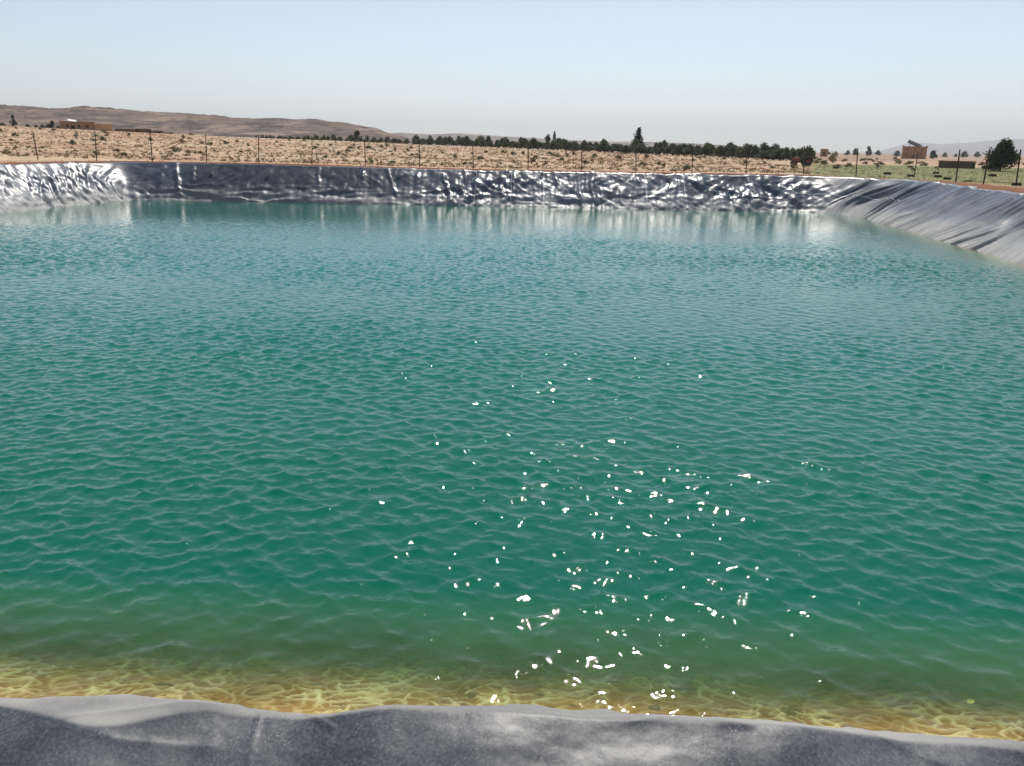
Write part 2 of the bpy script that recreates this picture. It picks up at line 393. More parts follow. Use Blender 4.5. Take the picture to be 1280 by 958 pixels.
# ------------------------------------------------------------------ water
EDGE = []
for i in range(4):
    a, b = QUAD[i], QUAD[(i+1) % 4]; d = (b-a)/np.linalg.norm(b-a); EDGE.append((a, np.array([-d[1], d[0]])))
ys = [3.9]
while ys[-1] < 57.8: ys.append(ys[-1]+max(.026, .0021*ys[-1]))
ys = np.array(ys); NC = 1300
xl = np.interp(ys, [4, 57], [-36.8, -29.2]); xr = np.interp(ys, [4, 57], [18, 25.2])
va = np.maximum(-.76*ys-.8, xl); vb = np.minimum(.74*ys+.8, xr)
u = np.linspace(0, 1, NC)
WX = np.empty((len(ys), NC)); WY = np.repeat(ys[:, None], NC, 1)
for r in range(len(ys)):
    WX[r] = np.interp(u, [0, .09, .91, 1.0], [xl[r]-.3, va[r], vb[r], xr[r]+.3])
din = np.min([(WX-a[0])*n[0]+(WY-a[1])*n[1] for a, n in EDGE], axis=0)
dnear = (WX-EDGE[0][0][0])*EDGE[0][1][0]+(WY-EDGE[0][0][1])*EDGE[0][1][1]
depth = np.clip(np.where(dnear <= din+1e-6, (din+.2)*.34, din*.84), 0, 3)
HZ = np.zeros_like(WX); DX = np.zeros_like(WX); DY = np.zeros_like(WX)
amp_mod = (1-.95*smooth(30, 50, WY+2.5*noise(WX*.12, WY*.12)))*(1-.5*smooth(6, 1, np.minimum((WX-xl[:, None])-1, (xr[:, None]-WX)-1)))
gust = np.clip(.86+.80*fbm(WX*.075+3, WY*.12, 4), .35, 1.35)
near_sh = 1-.38*smooth(1.9, .4, din)
amp_mod = amp_mod*gust*near_sh
wr = np.random.default_rng(21)
NW = 84
lam = np.exp(wr.uniform(math.log(.17), math.log(1.0), NW))
ang = math.radians(-96)+wr.normal(0, math.radians(33), NW)*(1+.35*(lam < .35))
spec = np.exp(-.5*((np.log(lam)-math.log(.31))/.42)**2)
slope = spec/np.sqrt((spec**2).sum()/2)*.178
lam2 = np.exp(wr.uniform(math.log(.075), math.log(.22), 36)); lam = np.concatenate([lam, lam2])
ang = np.concatenate([ang, math.radians(-92)+wr.normal(0, math.radians(48), 36)]); slope = np.concatenate([slope, np.full(36, .135*math.sqrt(2/36))])
R1 = int(np.searchsorted(ys, 36))
for i in range(len(lam)):
    if i >= NW:
        kk = 2*PI/lam[i]; kx, ky = kk*math.cos(ang[i]), kk*math.sin(ang[i])
        HZ[:R1] += slope[i]/kk*np.sin(kx*WX[:R1]+ky*WY[:R1]+wr.uniform(0, 2*PI))*smooth(36, 24, WY[:R1])*(1-.35*smooth(1.6, .4, din[:R1])); continue
    kk = 2*PI/lam[i]; kx, ky = kk*math.cos(ang[i]), kk*math.sin(ang[i]); A = slope[i]/kk
    ph = kx*WX+ky*WY+wr.uniform(0, 2*PI)
    HZ += A*np.sin(ph); c = A*np.cos(ph); DX += c*kx/kk; DY += c*ky/kk
HZ *= amp_mod; DX *= amp_mod*1.25; DY *= amp_mod*1.25
wm = new_mesh('water', np.stack([WX+DX, WY+DY, HZ], -1).reshape(-1, 3), grid_faces(len(ys), NC), None, True, {'depth': depth, 'off_shore': np.clip(din/26, 0, 1)})
t = NT('green pond water'); v = t.coords()
fr = t.n('ShaderNodeFresnel', _IOR=1.333)
b1 = t.bump(t.math('ADD', t.noise(7, 3, .55, t.coords((.8, 1.2, 1))), t.math('MULTIPLY', t.noise(24, 2, .5, v), .26)), .5, .013)
t.l(b1, fr.inputs['Normal'])
gl = t.n('ShaderNodeBsdfGlossy', _Roughness=.03); t.l(b1, gl.inputs['Normal']); gl.inputs[0].default_value = (1, 1, 1, 1)
rf = t.n('ShaderNodeBsdfRefraction', _IOR=1.333, _Roughness=0.0); rf.inputs[0].default_value = (.93, .98, .86, 1)
df = t.n('ShaderNodeBsdfDiffuse'); up = t.n('ShaderNodeCombineXYZ', _Z=1.0); t.l(up.outputs[0], df.inputs['Normal'])
body = t.mix(t.noise(.12, 3, .5, v), (.001, .088, .044), (.0015, .108, .060))
body = t.mix(t.math('POWER', t.attr('off_shore'), .8), body, (.004, .150, .132))
sm_ = t.n('ShaderNodeMapRange', interpolation_type='SMOOTHSTEP'); sm_.inputs['From Min'].default_value = .10; sm_.inputs['From Max'].default_value = .70; sm_.inputs['To Min'].default_value = 1.0; sm_.inputs['To Max'].default_value = 0.0; t.l(t.attr('depth'), sm_.inputs['Value'])
body = t.mix(sm_.outputs[0], body, (.085, .185, .062))
t.l(body, df.inputs[0])
dp = t.attr('depth')
ms_ = t.n('ShaderNodeMapRange', interpolation_type='SMOOTHSTEP'); ms_.inputs['From Min'].default_value = -.05; ms_.inputs['From Max'].default_value = .64; t.l(t.math('ADD', dp, t.math('MULTIPLY_ADD', t.noise(.8, 3, .5, v), .30, -.15)), ms_.inputs['Value']); murk = ms_.outputs[0]
tp_ = t.n('ShaderNodeBsdfTransparent'); tp_.inputs[0].default_value = (.95, .98, .88, 1); mx0 = t.n('ShaderNodeMixShader'); mx0.inputs[0].default_value = .80; t.l(rf.outputs[0], mx0.inputs[1]); t.l(tp_.outputs[0], mx0.inputs[2])
tint = t.mix(t.math('MULTIPLY', dp, 1.05, clamp=True), (.99, .96, .86), (.42, .86, .44)); t.l(tint, rf.inputs[0]); t.l(tint, tp_.inputs[0])
mx1 = t.n('ShaderNodeMixShader'); t.l(murk, mx1.inputs[0]); t.l(mx0.outputs[0], mx1.inputs[1]); t.l(df.outputs[0], mx1.inputs[2])
mx2 = t.n('ShaderNodeMixShader'); t.l(fr.outputs[0], mx2.inputs[0]); t.l(mx1.outputs[0], mx2.inputs[1]); t.l(gl.outputs[0], mx2.inputs[2])
t.l(mx2.outputs[0], t.out.inputs[0])
wm.materials.append(t.m)
water = obj('water', wm); tag(water, kind='structure')

# ------------------------------------------------------------------ ground
EDGE_PX = [-400, -200, 0, 80, 150, 300, 400, 600, 800, 900, 1000, 1060, 1400]
EDGE_PY = [161, 158.5, 158, 162, 165, 172, 175.5, 184.5, 192.5, 195.5, 200, 203, 207]
ZT = [at(a, b, 220.0)[2] for a, b in zip(EDGE_PX, EDGE_PY)]
def ground_z(x, y):
    x = np.asarray(x, float); y = np.asarray(y, float)
    px = 640+1004*x/np.maximum(y, 20)
    zt = np.interp(px, EDGE_PX, ZT)
    zt = np.maximum(zt, 1.75)
    near_z = zrim(np.clip(x, -30, 26), y)
    tt = np.clip((np.hypot(x*.6, y)-66)/(220-66), 0, 1)
    z = near_z+(zt-near_z)*tt
    rightdip = smooth(.33, .5, x/np.maximum(y, 20))*smooth(52, 75, np.hypot(x*.8, y))
    z = z-(z-1.95)*rightdip*smooth(260, 200, y)
    z = z*smooth(2500, 400, y)+1.9*(1-smooth(2500, 400, y)) if True else z
    return z + .10*fbm(x*.09, y*.09, 3)*smooth(64, 90, np.hypot(x, y))
PG, NG = outline(.30)
keep = [i for i in range(len(PG)) if i % 12 == 0 or PG[i, 1] > 30 or (i % 3 == 0 and PG[i, 1] > 15)]
PG = PG[keep]; NG = NG[keep]
ro = [3.12, 3.2, 3.3, 3.45, 3.6, 3.8, 4.0, 4.25, 4.5, 4.8, 5.1, 5.5, 6, 6.5, 7.1, 7.8, 8.6, 9.5]
while ro[-1] < 13000: ro.append(ro[-1]*1.055+.25)
ctr = np.array([-5.5, 24.0])
rings = []; rim_d = []
for o in ro:
    q = PG+NG*min(o, 9.5)
    if o > 9.5:
        d = PG-ctr; d = d/np.linalg.norm(d, axis=1)[:, None]; q = q+d*(o-9.5)
    rings.append(q); rim_d.append(np.full(len(PG), o))
GQ = np.stack(rings); RD = np.stack(rim_d); gx, gy = GQ[..., 0], GQ[..., 1]
nearside = smooth(8, 4, gy)*smooth(30, 24, np.abs(gx+9))
gz = ground_z(gx, gy)
lip = .07*smooth(3.12, 3.5, RD)*smooth(5.5, 4.0, RD) - .09*smooth(3.3, 3.1, RD)
gz = gz+lip*(1-.0*nearside)+(.05*fbm(gx*1.1, gy*1.1, 3)+.03*noise(gx*3, gy*3))*smooth(3.15, 3.5, RD)*smooth(60, 20, RD)
gz = np.where(nearside > .02, np.minimum(gz, 2.28-.25*nearside), gz)
ratio = gx/np.maximum(gy, 10)
gn = fbm(gx*.06, gy*.06, 3)
green = smooth(.345, .40, ratio+.05*gn+.0*gx)*smooth(160, 138, gy+16*gn)*smooth(5.2, 7.0, RD+1.2*noise(gx*.5, gy*.5))*smooth(20, 40, gy)
earth = smooth(6.8, 5.0, RD+1.4*noise(gx*.35, gy*.35))
plain = smooth(170, 260, gy)*smooth(.25, .4, ratio)
gm = new_mesh('ground', np.stack([gx, gy, gz], -1).reshape(-1, 3), grid_faces(len(ro), len(PG), True)[:, ::-1], None, True,
              {'green': green, 'earth': earth, 'plain': plain})
t = NT('sandy ground'); v = t.coords()
n1 = t.noise(.16, 6, .65, v); n2 = t.noise(1.3, 5, .7, t.coords((.55, 1, 1))); n3 = t.noise(.05, 4, .6, t.coords((.35, 1.4, 1)))
sand = t.mix(t.ramp(n2, [(.36, 0.0), (.62, 1.0)]), (.40, .27, .17), (.58, .43, .285))
sand = t.mix(t.ramp(n3, [(.46, 0.0), (.58, .85)]), sand, (.37, .215, .13))
sand = t.mix(t.ramp(n1, [(.50, 0.0), (.70, .55)]), sand, (.64, .48, .33))
soil = t.mix(t.noise(2.5, 5, .65, v), (.15, .060, .030), (.29, .13, .065))
grass = t.mix(t.ramp(t.noise(.5, 5, .65, t.coords((.4, 1, 1))), [(.38, 0.0), (.62, 1.0)]), (.145, .160, .060), (.25, .235, .115))
plaincol = t.mix(t.ramp(n3, [(.4, 0.0), (.6, 1.0)]), (.21, .135, .10), (.46, .32, .21))
col = t.mix(t.attr('plain'), sand, plaincol); col = t.mix(t.attr('green'), col, grass); col = t.mix(t.attr('earth'), col, soil)
t.principled(col, .95, t.bump(n2, .5, .15), .15)
gm.materials.append(t.m)
tag(obj('ground', gm), kind='structure')
def on_ground(x, y):
    """where the sight line through a measured point of the photograph meets the ground"""
    lo = 50.0
    Y = 46.0 if x > 1150 else 58.0
    while Y < 900:
        p = at(x, y, Y)
        if p[2] <= ground_z(p[0], p[1])+.02: return np.array([p[0], p[1], float(ground_z(p[0], p[1]))])
        Y += .25
    p = at(x, y, 230.0); return np.array([p[0], p[1], float(ground_z(p[0], p[1]))])
def gp(x, Y):
    p = at(x, 190, Y); return np.array([p[0], Y, float(ground_z(p[0], Y))])

# ------------------------------------------------------------------ hills
def hill(name, prof, d0, dc, d1, mat, rough, seed, nb=None):
    pxs = np.arange(prof[0][0], prof[-1][0]+1, 2.5); nrow = 70
    yy = np.interp(pxs, [p[0] for p in prof], [p[1] for p in prof])
    crest = np.array([at(a, b, dc) for a, b in zip(pxs, yy)]); xr_ = crest[:, 0]/dc
    dist = np.concatenate([np.linspace(d0, dc, 46), np.linspace(dc, d1, 25)[1:]]); dist = dist[:, None]
    w = np.where(dist < dc, smooth(d0, dc, dist)**.8, smooth(d1, dc, dist))
    X = xr_[None, :]*dist; Yd = np.repeat(dist, len(pxs), 1); zc = np.maximum(crest[:, 2], -5)[None, :]
    sca = 1/(dc*.05)
    n_ = fbm(X*sca+seed, Yd*sca*.8+seed, 5); rg = np.abs(fbm(X*sca*1.7+seed*2, Yd*sca*.6, 4))
    z = -4+(zc+4)*w + rough*(zc+2)*(n_*.5-rg*.6)*w*(1-smooth(dc*.75, dc*.99, Yd)*.8)
    step = (zc+4)*.16; z = z+rough*.9*step*(np.sin(z/np.maximum(step, .1)*2*PI)/(2*PI))*(1-smooth(dc*.9, dc, Yd))
    return tag(obj(name, new_mesh(name, np.stack([X, Yd, z], -1).reshape(-1, 3), grid_faces(len(dist), len(pxs)), mat, True)), kind='structure')
def hill_mat(name, a, b, c, sc_):
    t = NT(name); v = t.coords(); n = t.noise(sc_*1.6, 7, .7, t.coords((.7, .10, 3.0))); m = t.noise(sc_*5, 5, .7, t.coords((.6, .12, 2.0)))
    col = t.mix(t.ramp(n, [(.45, 0.0), (.55, 1.0)]), a, b); col = t.mix(t.ramp(m, [(.48, 0.0), (.60, .85)]), col, c)
    z = t.n('ShaderNodeSeparateXYZ'); t.l(v, z.inputs[0])
    strata = t.ramp(t.noise(.22, 3, .6, t.coords((.03, .03, 1))), [(.50, 0.0), (.57, .9)])
    col = t.mix(t.math('MULTIPLY', strata, t.ramp(n, [(.42, 0.0), (.55, 1.0)])), col, c)
    t.principled(col, .95, t.bump(m, .8, 6), .1); return t.m
M_h1 = hill_mat('brown rocky hillside', (.155, .105, .078), (.275, .192, .138), (.05, .036, .032), .012)
M_h2 = hill_mat('grey hillside', (.17, .13, .105), (.26, .20, .16), (.11, .085, .075), .004)
M_h3 = hill_mat('far mountain rock', (.20, .15, .14), (.27, .21, .19), (.15, .11, .11), .0015)
hill('hill', [(-520, 128), (-300, 124), (-120, 130), (0, 132.5), (30, 134), (60, 137), (92, 136.6), (101, 135.4), (130, 136.3), (175, 139.5), (230, 143), (290, 148), (320, 149.5), (380, 150.5), (400, 151), (440, 156.5), (472, 161.5), (482, 166), (505, 171), (530, 180), (560, 190)],
     420, 1150, 1900, M_h1, .34, 3)
hill('hill', [(380, 172), (440, 169), (500, 166.5), (540, 168.5), (560, 167.5), (580, 167.5), (640, 171.5), (700, 175), (760, 177.5), (830, 178), (880, 180.5), (930, 183), (960, 188), (990, 194)],
     1500, 3200, 4600, M_h2, .18, 9)
hill('mountain', [(1060, 196), (1085, 191.5), (1110, 186.5), (1132, 180), (1150, 178.5), (1175, 180.5), (1205, 179), (1235, 176.5), (1260, 174.5), (1300, 173.5), (1360, 170), (1460, 172), (1600, 178), (1800, 185)],
     6000, 9000, 12000, M_h3, .12, 5)

# ------------------------------------------------------------------ fence
fence = empty('wire_fence', (0, 0, 0), label='dark metal post and wire fence on the earth berm behind the liner', cat='fence')
base_px = [(-105, 198), (-28, 199), (47.5, 200), (121, 201.5), (190.5, 203), (258.5, 203.6), (323.5, 204.5), (390, 206), (457, 207.5), (524.5, 209), (591.5, 210.8), (660, 212.5), (727, 213.5), (795, 215), (865, 215.8), (932.5, 216.5), (1004.5, 217.5), (1070, 220.5), (1142.5, 222), (1194.5, 228.5), (1229, 231), (1269.5, 234.5)]
top_px = [None, None, (41, 165), (118.5, 164), (187.5, 165), (257, 168), (323, 169), (390, 171), (455.5, 176), (524, 180), (591, 182), (660.5, 179), (727.5, 178.5), (795, 180), (866.5, 179), (934, 181), (1005.5, 182.5), (1072.5, 184.5), (1148.5, 185), (1200, 187), (1237.5, 187), (1276, 187)]
tops = []; bases = []
for b, tp in zip(base_px, top_px):
    B = on_ground(*b); T = B+np.array([.02, 0, 1.95])
    if tp is not None:
        T = at(tp[0], tp[1], B[1]); hgt = np.clip(T[2]-B[2], 1.55, 2.35); T[2] = B[2]+hgt; T[0] = B[0]+np.clip(T[0]-B[0], -.25, .3)
    bases.append(B); tops.append(T)
for k_ in range(3):                                                     # the fence carries on past the right edge
    B = bases[-1]+np.array([.6, -4.3, 0]); B[2] = float(ground_z(B[0], B[1])); bases.append(B); tops.append(B+np.array([0.05, 0, 2.0]))
for B, T in zip(bases, tops):
    pb = MB(); d = T-B; thick = .038 if B[0] < 20 else .045
    pb.tube([B-d*.04, B+d*.5, T], [thick, thick, thick*.9], 6)
    for q in (.25, .5, .75): pb.tube([B+d*q-np.array([.03, .03, 0]), B+d*q+np.array([.03, -.045, 0])], .012, 4)
    pb.build('fence_post', M_post, fence)
for q in (.2, .42, .64, .86):
    wb = MB(); pts = []
    for (B, T), (B2, T2) in zip(zip(bases[:-1], tops[:-1]), zip(bases[1:], tops[1:])):
        a = B+(T-B)*q; b = B2+(T2-B2)*q; pts.append(a+[0, -.04, 0]); pts.append((a+b)/2-[0, .04, .035])
    pts.append(b+[0, -.04, 0]); wb.tube(pts, .0042, 4); wb.build('wire', M_wire, fence)

# ------------------------------------------------------------------ plants
def leaves(n, fn, size, seed):
    """n small leaf sprays; fn(r) gives a point"""
    r = np.random.default_rng(seed); v = []; f = []
    for i in range(n):
        p, s_ = fn(r); s_ = s_*size*r.uniform(.6, 1.3)
        a = r.normal(size=3); a /= np.linalg.norm(a); b = np.cross(a, r.normal(size=3)); b /= np.linalg.norm(b)
        k0 = len(v); v += [p-a*s_-b*s_*.35, p+a*s_*.1-b*s_*.6, p+a*s_, p+a*s_*.1+b*s_*.6]; f.append((k0, k0+1, k0+2, k0+3))
    return v, f
def crown_mesh(name, h0, h1, rx, nblob, nleaf, size, mat, seed, squash=.8, top_heavy=0.0):
    r = np.random.default_rng(seed); blobs = []
    for i in range(nblob):
        a = r.uniform(0, 2*PI); q = math.sqrt(r.uniform(0, 1))*rx*.72; zz_ = r.uniform(.15, .88)
        env = math.sin(PI*min(max(zz_*(1-top_heavy)+.18, .1), .95))
        blobs.append((q*env*math.cos(a), q*env*math.sin(a), h0+(h1-h0)*zz_, rx*r.uniform(.28, .46)))
    def fn(r):
        b = blobs[r.integers(len(blobs))]; d = r.normal(size=3); d /= np.linalg.norm(d); q = b[3]*r.uniform(.45, 1.05)
        return np.array([b[0]+d[0]*q, b[1]+d[1]*q, max(b[2]+d[2]*q*squash, h0*.75)]), 1.0
    v, f = leaves(nleaf, fn, size, seed+1); return new_mesh(name, v, f, mat)
def trunk_mesh(name, h, r0, seed, limbs=4, spread=.6):
    r = random.Random(seed); b = MB()
    pts = [(0, 0, -.15), (r.uniform(-.05, .05)*h*.3, 0, h*.35), (r.uniform(-.1, .1)*h*.4, r.uniform(-.1, .1)*h*.4, h*.75)]
    b.tube(pts, [r0*1.25, r0, r0*.6], 7)
    for i in range(limbs):
        a = 2*PI*i/limbs+r.uniform(-.4, .4); q = pts[1] if i % 2 else pts[2]; L = h*spread*r.uniform(.7, 1.1)
        b.tube([q, (q[0]+math.cos(a)*L*.5, q[1]+math.sin(a)*L*.5, q[2]+L*.45), (q[0]+math.cos(a)*L*.85, q[1]+math.sin(a)*L*.85, q[2]+L*.85)], [r0*.55, r0*.38, r0*.15], 5)
    return new_mesh(name, b.v, b.f, M_bark)
def make_tree(name, label, cat, group, crown, trunk):
    o = empty(name, (0, 0, 0), label=label, cat=cat, group=group)
    obj('trunk', trunk, o); obj('crown', crown, o); return o
def put(o, p, s=1.0, rz=None, sz=None):
    o.location = tuple(map(float, p)); o.scale = (s, s, sz or s); o.rotation_euler = (0, 0, random.uniform(0, 6.28) if rz is None else rz); return o

# orchard
L_ol = 'rounded olive-green orchard tree in the dark tree line beyond the sandy field'
G_ol = 'orchard trees in the tree line beyond the field'
protos = []
for k_ in range(5):
    protos.append((crown_mesh('crown', .25, 2.9, 2.0, 24, 1100, .21, M_olive, 100+k_, .85), trunk_mesh('trunk', 1.6, .12, 60+k_)))
orch = [make_tree('olive_tree', L_ol, 'tree', G_ol, c, tk) for c, tk in protos]; used = [False]*5
def place_olive(px, Y, s):
    k_ = random.randrange(5)
    o = orch[k_] if not used[k_] else copy_tree(orch[k_]); used[k_] = True
    put(o, gp(px, Y), 1.3*s*random.uniform(.70, 1.25), None, s*random.uniform(.72, 1.5))
xx = 322.0
while xx < 1012:                                         # front row, then the rows behind it
    Yf = float(np.interp(xx, [300, 450, 600, 800, 900, 1012], [262, 262, 236, 205, 190, 158]))
    place_olive(xx+random.uniform(-2, 2), Yf+random.uniform(-4, 4), float(np.interp(xx, [300, 450, 600, 800, 1012], [.24, .42, .70, .74, .72])))
    xx += random.uniform(6, 10.5)
xx = 330.0
while xx < 1016:
    Yf = float(np.interp(xx, [300, 450, 600, 800, 900, 1016], [285, 285, 262, 232, 215, 180]))
    place_olive(xx, Yf+random.uniform(-6, 10), float(np.interp(xx, [300, 500, 700, 1016], [.32, .7, .88, .85])))
    xx += random.uniform(7.5, 14)
# far pale tree line on the plain and beside the ridge
xx = 1018.0
while xx < 1290:
    o = copy_tree(orch[random.randrange(5)]); o['label'] = 'small dark tree far off on the plain at the foot of the mountain'; o['group'] = 'small far trees on the plain'; o.name = 'olive_tree'
    Yd = random.uniform(560, 760); p = gp(xx, Yd); put(o, p, random.uniform(.9, 1.7))
    xx += random.uniform(9, 24)
def special(name, label, cat, crown, trunk, px, Y, s=1.0, sz=None):
    o = make_tree(name, label, cat, None, crown, trunk); put(o, gp(px, Y), s, None, sz); return o
# conifer with tiers of drooping branches
def conifer_mesh(h, r0, tiers, nper, size, seed):
    r = np.random.default_rng(seed); v = []; f = []
    for i in range(tiers):
        q = i/(tiers-1); z = h*(.10+.88*q); rad = r0*(1-q)**.85+.05*r0; nb = max(4, int(9*(1-q))+3)
        for b in range(nb):
            a = 2*PI*b/nb+r.uniform(-.3, .3); L = rad*r.uniform(.65, 1.15)
            for j in range(nper):
                w = r.uniform(.1, 1); p = np.array([math.cos(a)*L*w, math.sin(a)*L*w, z-.12*L*w*w+.10*L*w+r.normal()*.06*h/8])+r.normal(size=3)*np.array([.09, .09, .05])*r0*.6
                d = np.array([math.cos(a+r.normal()*.5), math.sin(a+r.normal()*.5), r.normal()*.35]); c = np.cross(d, [0, 0, 1.0])+r.normal(size=3)*.3
                s_ = size*r.uniform(.6, 1.3); k0 = len(v); v += [p-d*s_, p-c*s_*.4, p+d*s_, p+c*s_*.4]; f.append((k0, k0+1, k0+2, k0+3))
    return new_mesh('crown', v, f, M_fir)
tb = MB(); tb.tube([(0, 0, -.2), (0, 0, 3), (0, 0, 6.6)], [.22, .15, .03], 8)
special('fir_tree', 'tall pointed dark conifer rising above the orchard tree line', 'tree', conifer_mesh(7.2, 3.1, 15, 44, .30, 5), new_mesh('trunk', tb.v, tb.f, M_bark), 797, 240, 1.0)
tb = MB(); tb.tube([(0, 0, -.2), (0, 0, 2.5), (0, 0, 4.8)], [.14, .1, .03], 7)
special('cypress_tree', 'slim dark cypress standing up behind the orchard', 'tree',
        (lambda: new_mesh('crown', *leaves(900, lambda r: ((lambda z, a, q: (np.array([math.cos(a)*q, math.sin(a)*q, z]), 1.0))(*(lambda z: (.5+5.2*z, r.uniform(0, 6.28), .62*math.sin(PI*min(.95, (z*.8+.2)))**.7*math.sqrt(r.uniform(.2, 1))))(r.uniform(0, 1)))), .16, 77), M_fir))(),
        new_mesh('trunk', tb.v, tb.f, M_bark), 692.5, 262, 1.0)
special('round_tree', 'small ball-shaped dark tree left of the slim cypress', 'tree', crown_mesh('crown', 1.9, 4.6, 1.6, 12, 700, .17, M_fir, 31, 1.0), trunk_mesh('trunk', 2.6, .13, 31), 684.5, 262, 1.0)
special('round_tree', 'dark round-topped tree at the left end of the tree line', 'tree', crown_mesh('crown', .6, 3.5, 2.2, 14, 800, .19, M_fir, 37, .9), trunk_mesh('trunk', 2, .15, 37), 447, 255, 1.0)
special('broadleaf_tree', 'large dense dark green tree on the grass at the right edge', 'tree', crown_mesh('crown', .05, 4.9, 2.95, 64, 7600, .18, M_dark, 41, 1.0), trunk_mesh('trunk', 2.4, .2, 41, 6, .75), 1254, 112, .84)
special('shrub_tree', 'feathery grey-brown bush on the sand behind the tractor', 'shrub', crown_mesh('crown', .1, 2.2, 1.5, 10, 420, .17, M_shrub, 43, .9), trunk_mesh('trunk', 1.1, .07, 43), 1043, 170, 1.0)
special('broadleaf_tree', 'grey tall tree on the far plain left of the brick house', 'tree', crown_mesh('crown', 1.4, 6.5, 2.4, 16, 700, .33, M_dark, 47, 1.0), trunk_mesh('trunk', 3, .2, 47), 1085, 520, 1.0)
special('broadleaf_tree', 'small round far tree behind the fence post top on the plain', 'tree', crown_mesh('crown', .8, 5, 2.4, 16, 600, .33, M_dark, 48, 1.0), trunk_mesh('trunk', 3, .2, 48), 1069, 540, 1.0)
special('broadleaf_tree', 'dark low tree just right of the two storey brick house', 'tree', crown_mesh('crown', .4, 4.0, 2.8, 16, 600, .33, M_dark, 49, .8), trunk_mesh('trunk', 2.5, .2, 49), 1167, 400, 1.0)
special('dark_tree', 'upright grey-green tree before the hillside at the far left', 'tree', crown_mesh('crown', .3, 5.2, 1.5, 16, 800, .22, M_fir, 51, 1.1), trunk_mesh('trunk', 3, .16, 51), 23, 262, .85)
special('dark_tree', 'dark bushy tree just left of the long adobe house', 'tree', crown_mesh('crown', .2, 3.0, 1.4, 12, 600, .2, M_fir, 52, 1.0), trunk_mesh('trunk', 2, .13, 52), 71, 258, .95)
for i, (px, s) in enumerate(((3, .75), (9, .6), (40, .55), (50, .5), (58, .6), (64, .65), (78, .6), (-8, .8))):
    o = copy_tree(orch[i % 5]); o['label'] = 'low grey-green tree at the foot of the hillside by the left edge'; o['group'] = 'low trees under the left hillside'; put(o, gp(px, 262+i), s)

# shrubs on the sandy field (each its own), tiny tufts as one mass
def shrub_mesh(seed, mat): return crown_mesh('desert_shrub', .0, .62, .62, 9, 210, .11, mat, seed, .6)
sp = []
for k_ in range(6):
    o = obj('desert_shrub', shrub_mesh(200+k_, M_shrub)); tag(o, 'low grey-green desert shrub on the sandy field behind the fence', 'shrub', 'desert shrubs on the sandy field'); sp.append(o)
cnt = 0; placed = []
r_ = random.Random(5)
bands = [(.30, 1.0), (.62, 1.0)]
while cnt < 130:
    px = r_.uniform(-60, 1000); 
    Y = r_.choice([r_.uniform(70, 100), r_.gauss(112, 9), r_.gauss(140, 16), r_.uniform(120, 215)])
    if Y < 69 or (Y > 200 and px > 500) or Y > 225: continue
    if px > 930 and Y > 140: continue
    p = gp(px, Y)
    if any((p[0]-q[0])**2+(p[1]-q[1])**2 < 1.2 for q in placed): continue
    placed.append(p); o = sp[cnt] if cnt < 6 else sp[cnt % 6].copy()
    if cnt >= 6: COL.objects.link(o)
    s = r_.uniform(.40, .95)*(1+.2*(Y > 105)); o.location = tuple(p-np.array([0, 0, .04])); o.scale = (s*r_.uniform(.9, 1.5), s, s*r_.uniform(.7, 1.15)); o.rotation_euler = (0, 0, r_.uniform(0, 6.28)); cnt += 1
for i in range(34):
    o = sp[r_.randrange(6)].copy(); COL.objects.link(o); Yp = r_.uniform(165, 330); p = gp(r_.uniform(1015, 1285), Yp); s = r_.uniform(.7, 1.5)*(Yp/220)
    o['label'] = 'low brown shrub on the pale plain behind the grass strip'; o['group'] = 'shrubs on the far right plain'; o.location = tuple(p); o.scale = (s*1.4, s, s*.8); o.rotation_euler = (0, 0, r_.uniform(0, 6))
for (px, py, s) in ((1013, 203.5, 1.0), (1020, 204.5, 1.2), (1030, 206, 1.5), (1082, 206, 1.1), (1123, 205, 1.1), (1098, 207, 1.4), (1137, 207, 1.5), (1155, 207.5, 1.3), (1060, 209, 1.2), (1046, 211, 1.1), (1225, 207, 1.1)):
    o = sp[r_.randrange(6)].copy(); COL.objects.link(o); p = on_ground(px, py)
    o['label'] = 'low green shrub growing on the grass strip beyond the right bank'; o['group'] = 'green shrubs on the grass strip'; o.location = tuple(p); o.scale = (s*1.3, s, s*.8); o.rotation_euler = (0, 0, r_.uniform(0, 6))
def tufts(n, seed, fy, h, mat, name):
    r = np.random.default_rng(seed); v = []; f = []; k = 0
    while k < n:
        x, y = fy(r)
        z = float(ground_z(x, y)); s = h*r.uniform(.5, 1.5); k += 1
        for i in range(9):
            a = r.uniform(0, 6.28); lean = r.uniform(.3, 1.1); w = s*.20
            d = np.array([math.cos(a), math.sin(a), 0]); q = np.array([-d[1], d[0], 0]); b = np.array([x, y, z-.02])+d*s*.15+r.normal(size=3)*[s*.35, s*.35, 0]
            k0 = len(v); v += [b-q*w, b+q*w, b+d*s*lean+[0, 0, s*r.uniform(.5, 1)]]; f.append((k0, k0+1, k0+2))
    return tag(obj(name, new_mesh(name, v, np.array(f), mat)), 'scattered small dry tufts across the sandy field', 'scrub', kind='stuff')
def field_pt(r):
    while True:
        Y = 66+160*r.uniform(0, 1)**1.25; px = r.uniform(-80, 1010)
        if px > 960 and Y > 110: continue
        x = (px-640)/1004*Y
        return x, Y
tufts(8000, 61, field_pt, .19, M_scrub, 'dry_scrub')
def grass_pt(r):
    while True:
        Y = r.uniform(48, 135); X = r.uniform(24, 95)
        if X/Y < .36 or X/Y > .70: continue
        if Y < 64 and X < 31.5: continue
        return X, Y
g = tufts(2600, 62, grass_pt, .11, foliage('field grass', (.17, .18, .075), (.24, .22, .11), (.25, .22, .12)), 'grass')
g['label'] = 'short sparse green grass on the field beyond the right bank'; g['category'] = 'grass'
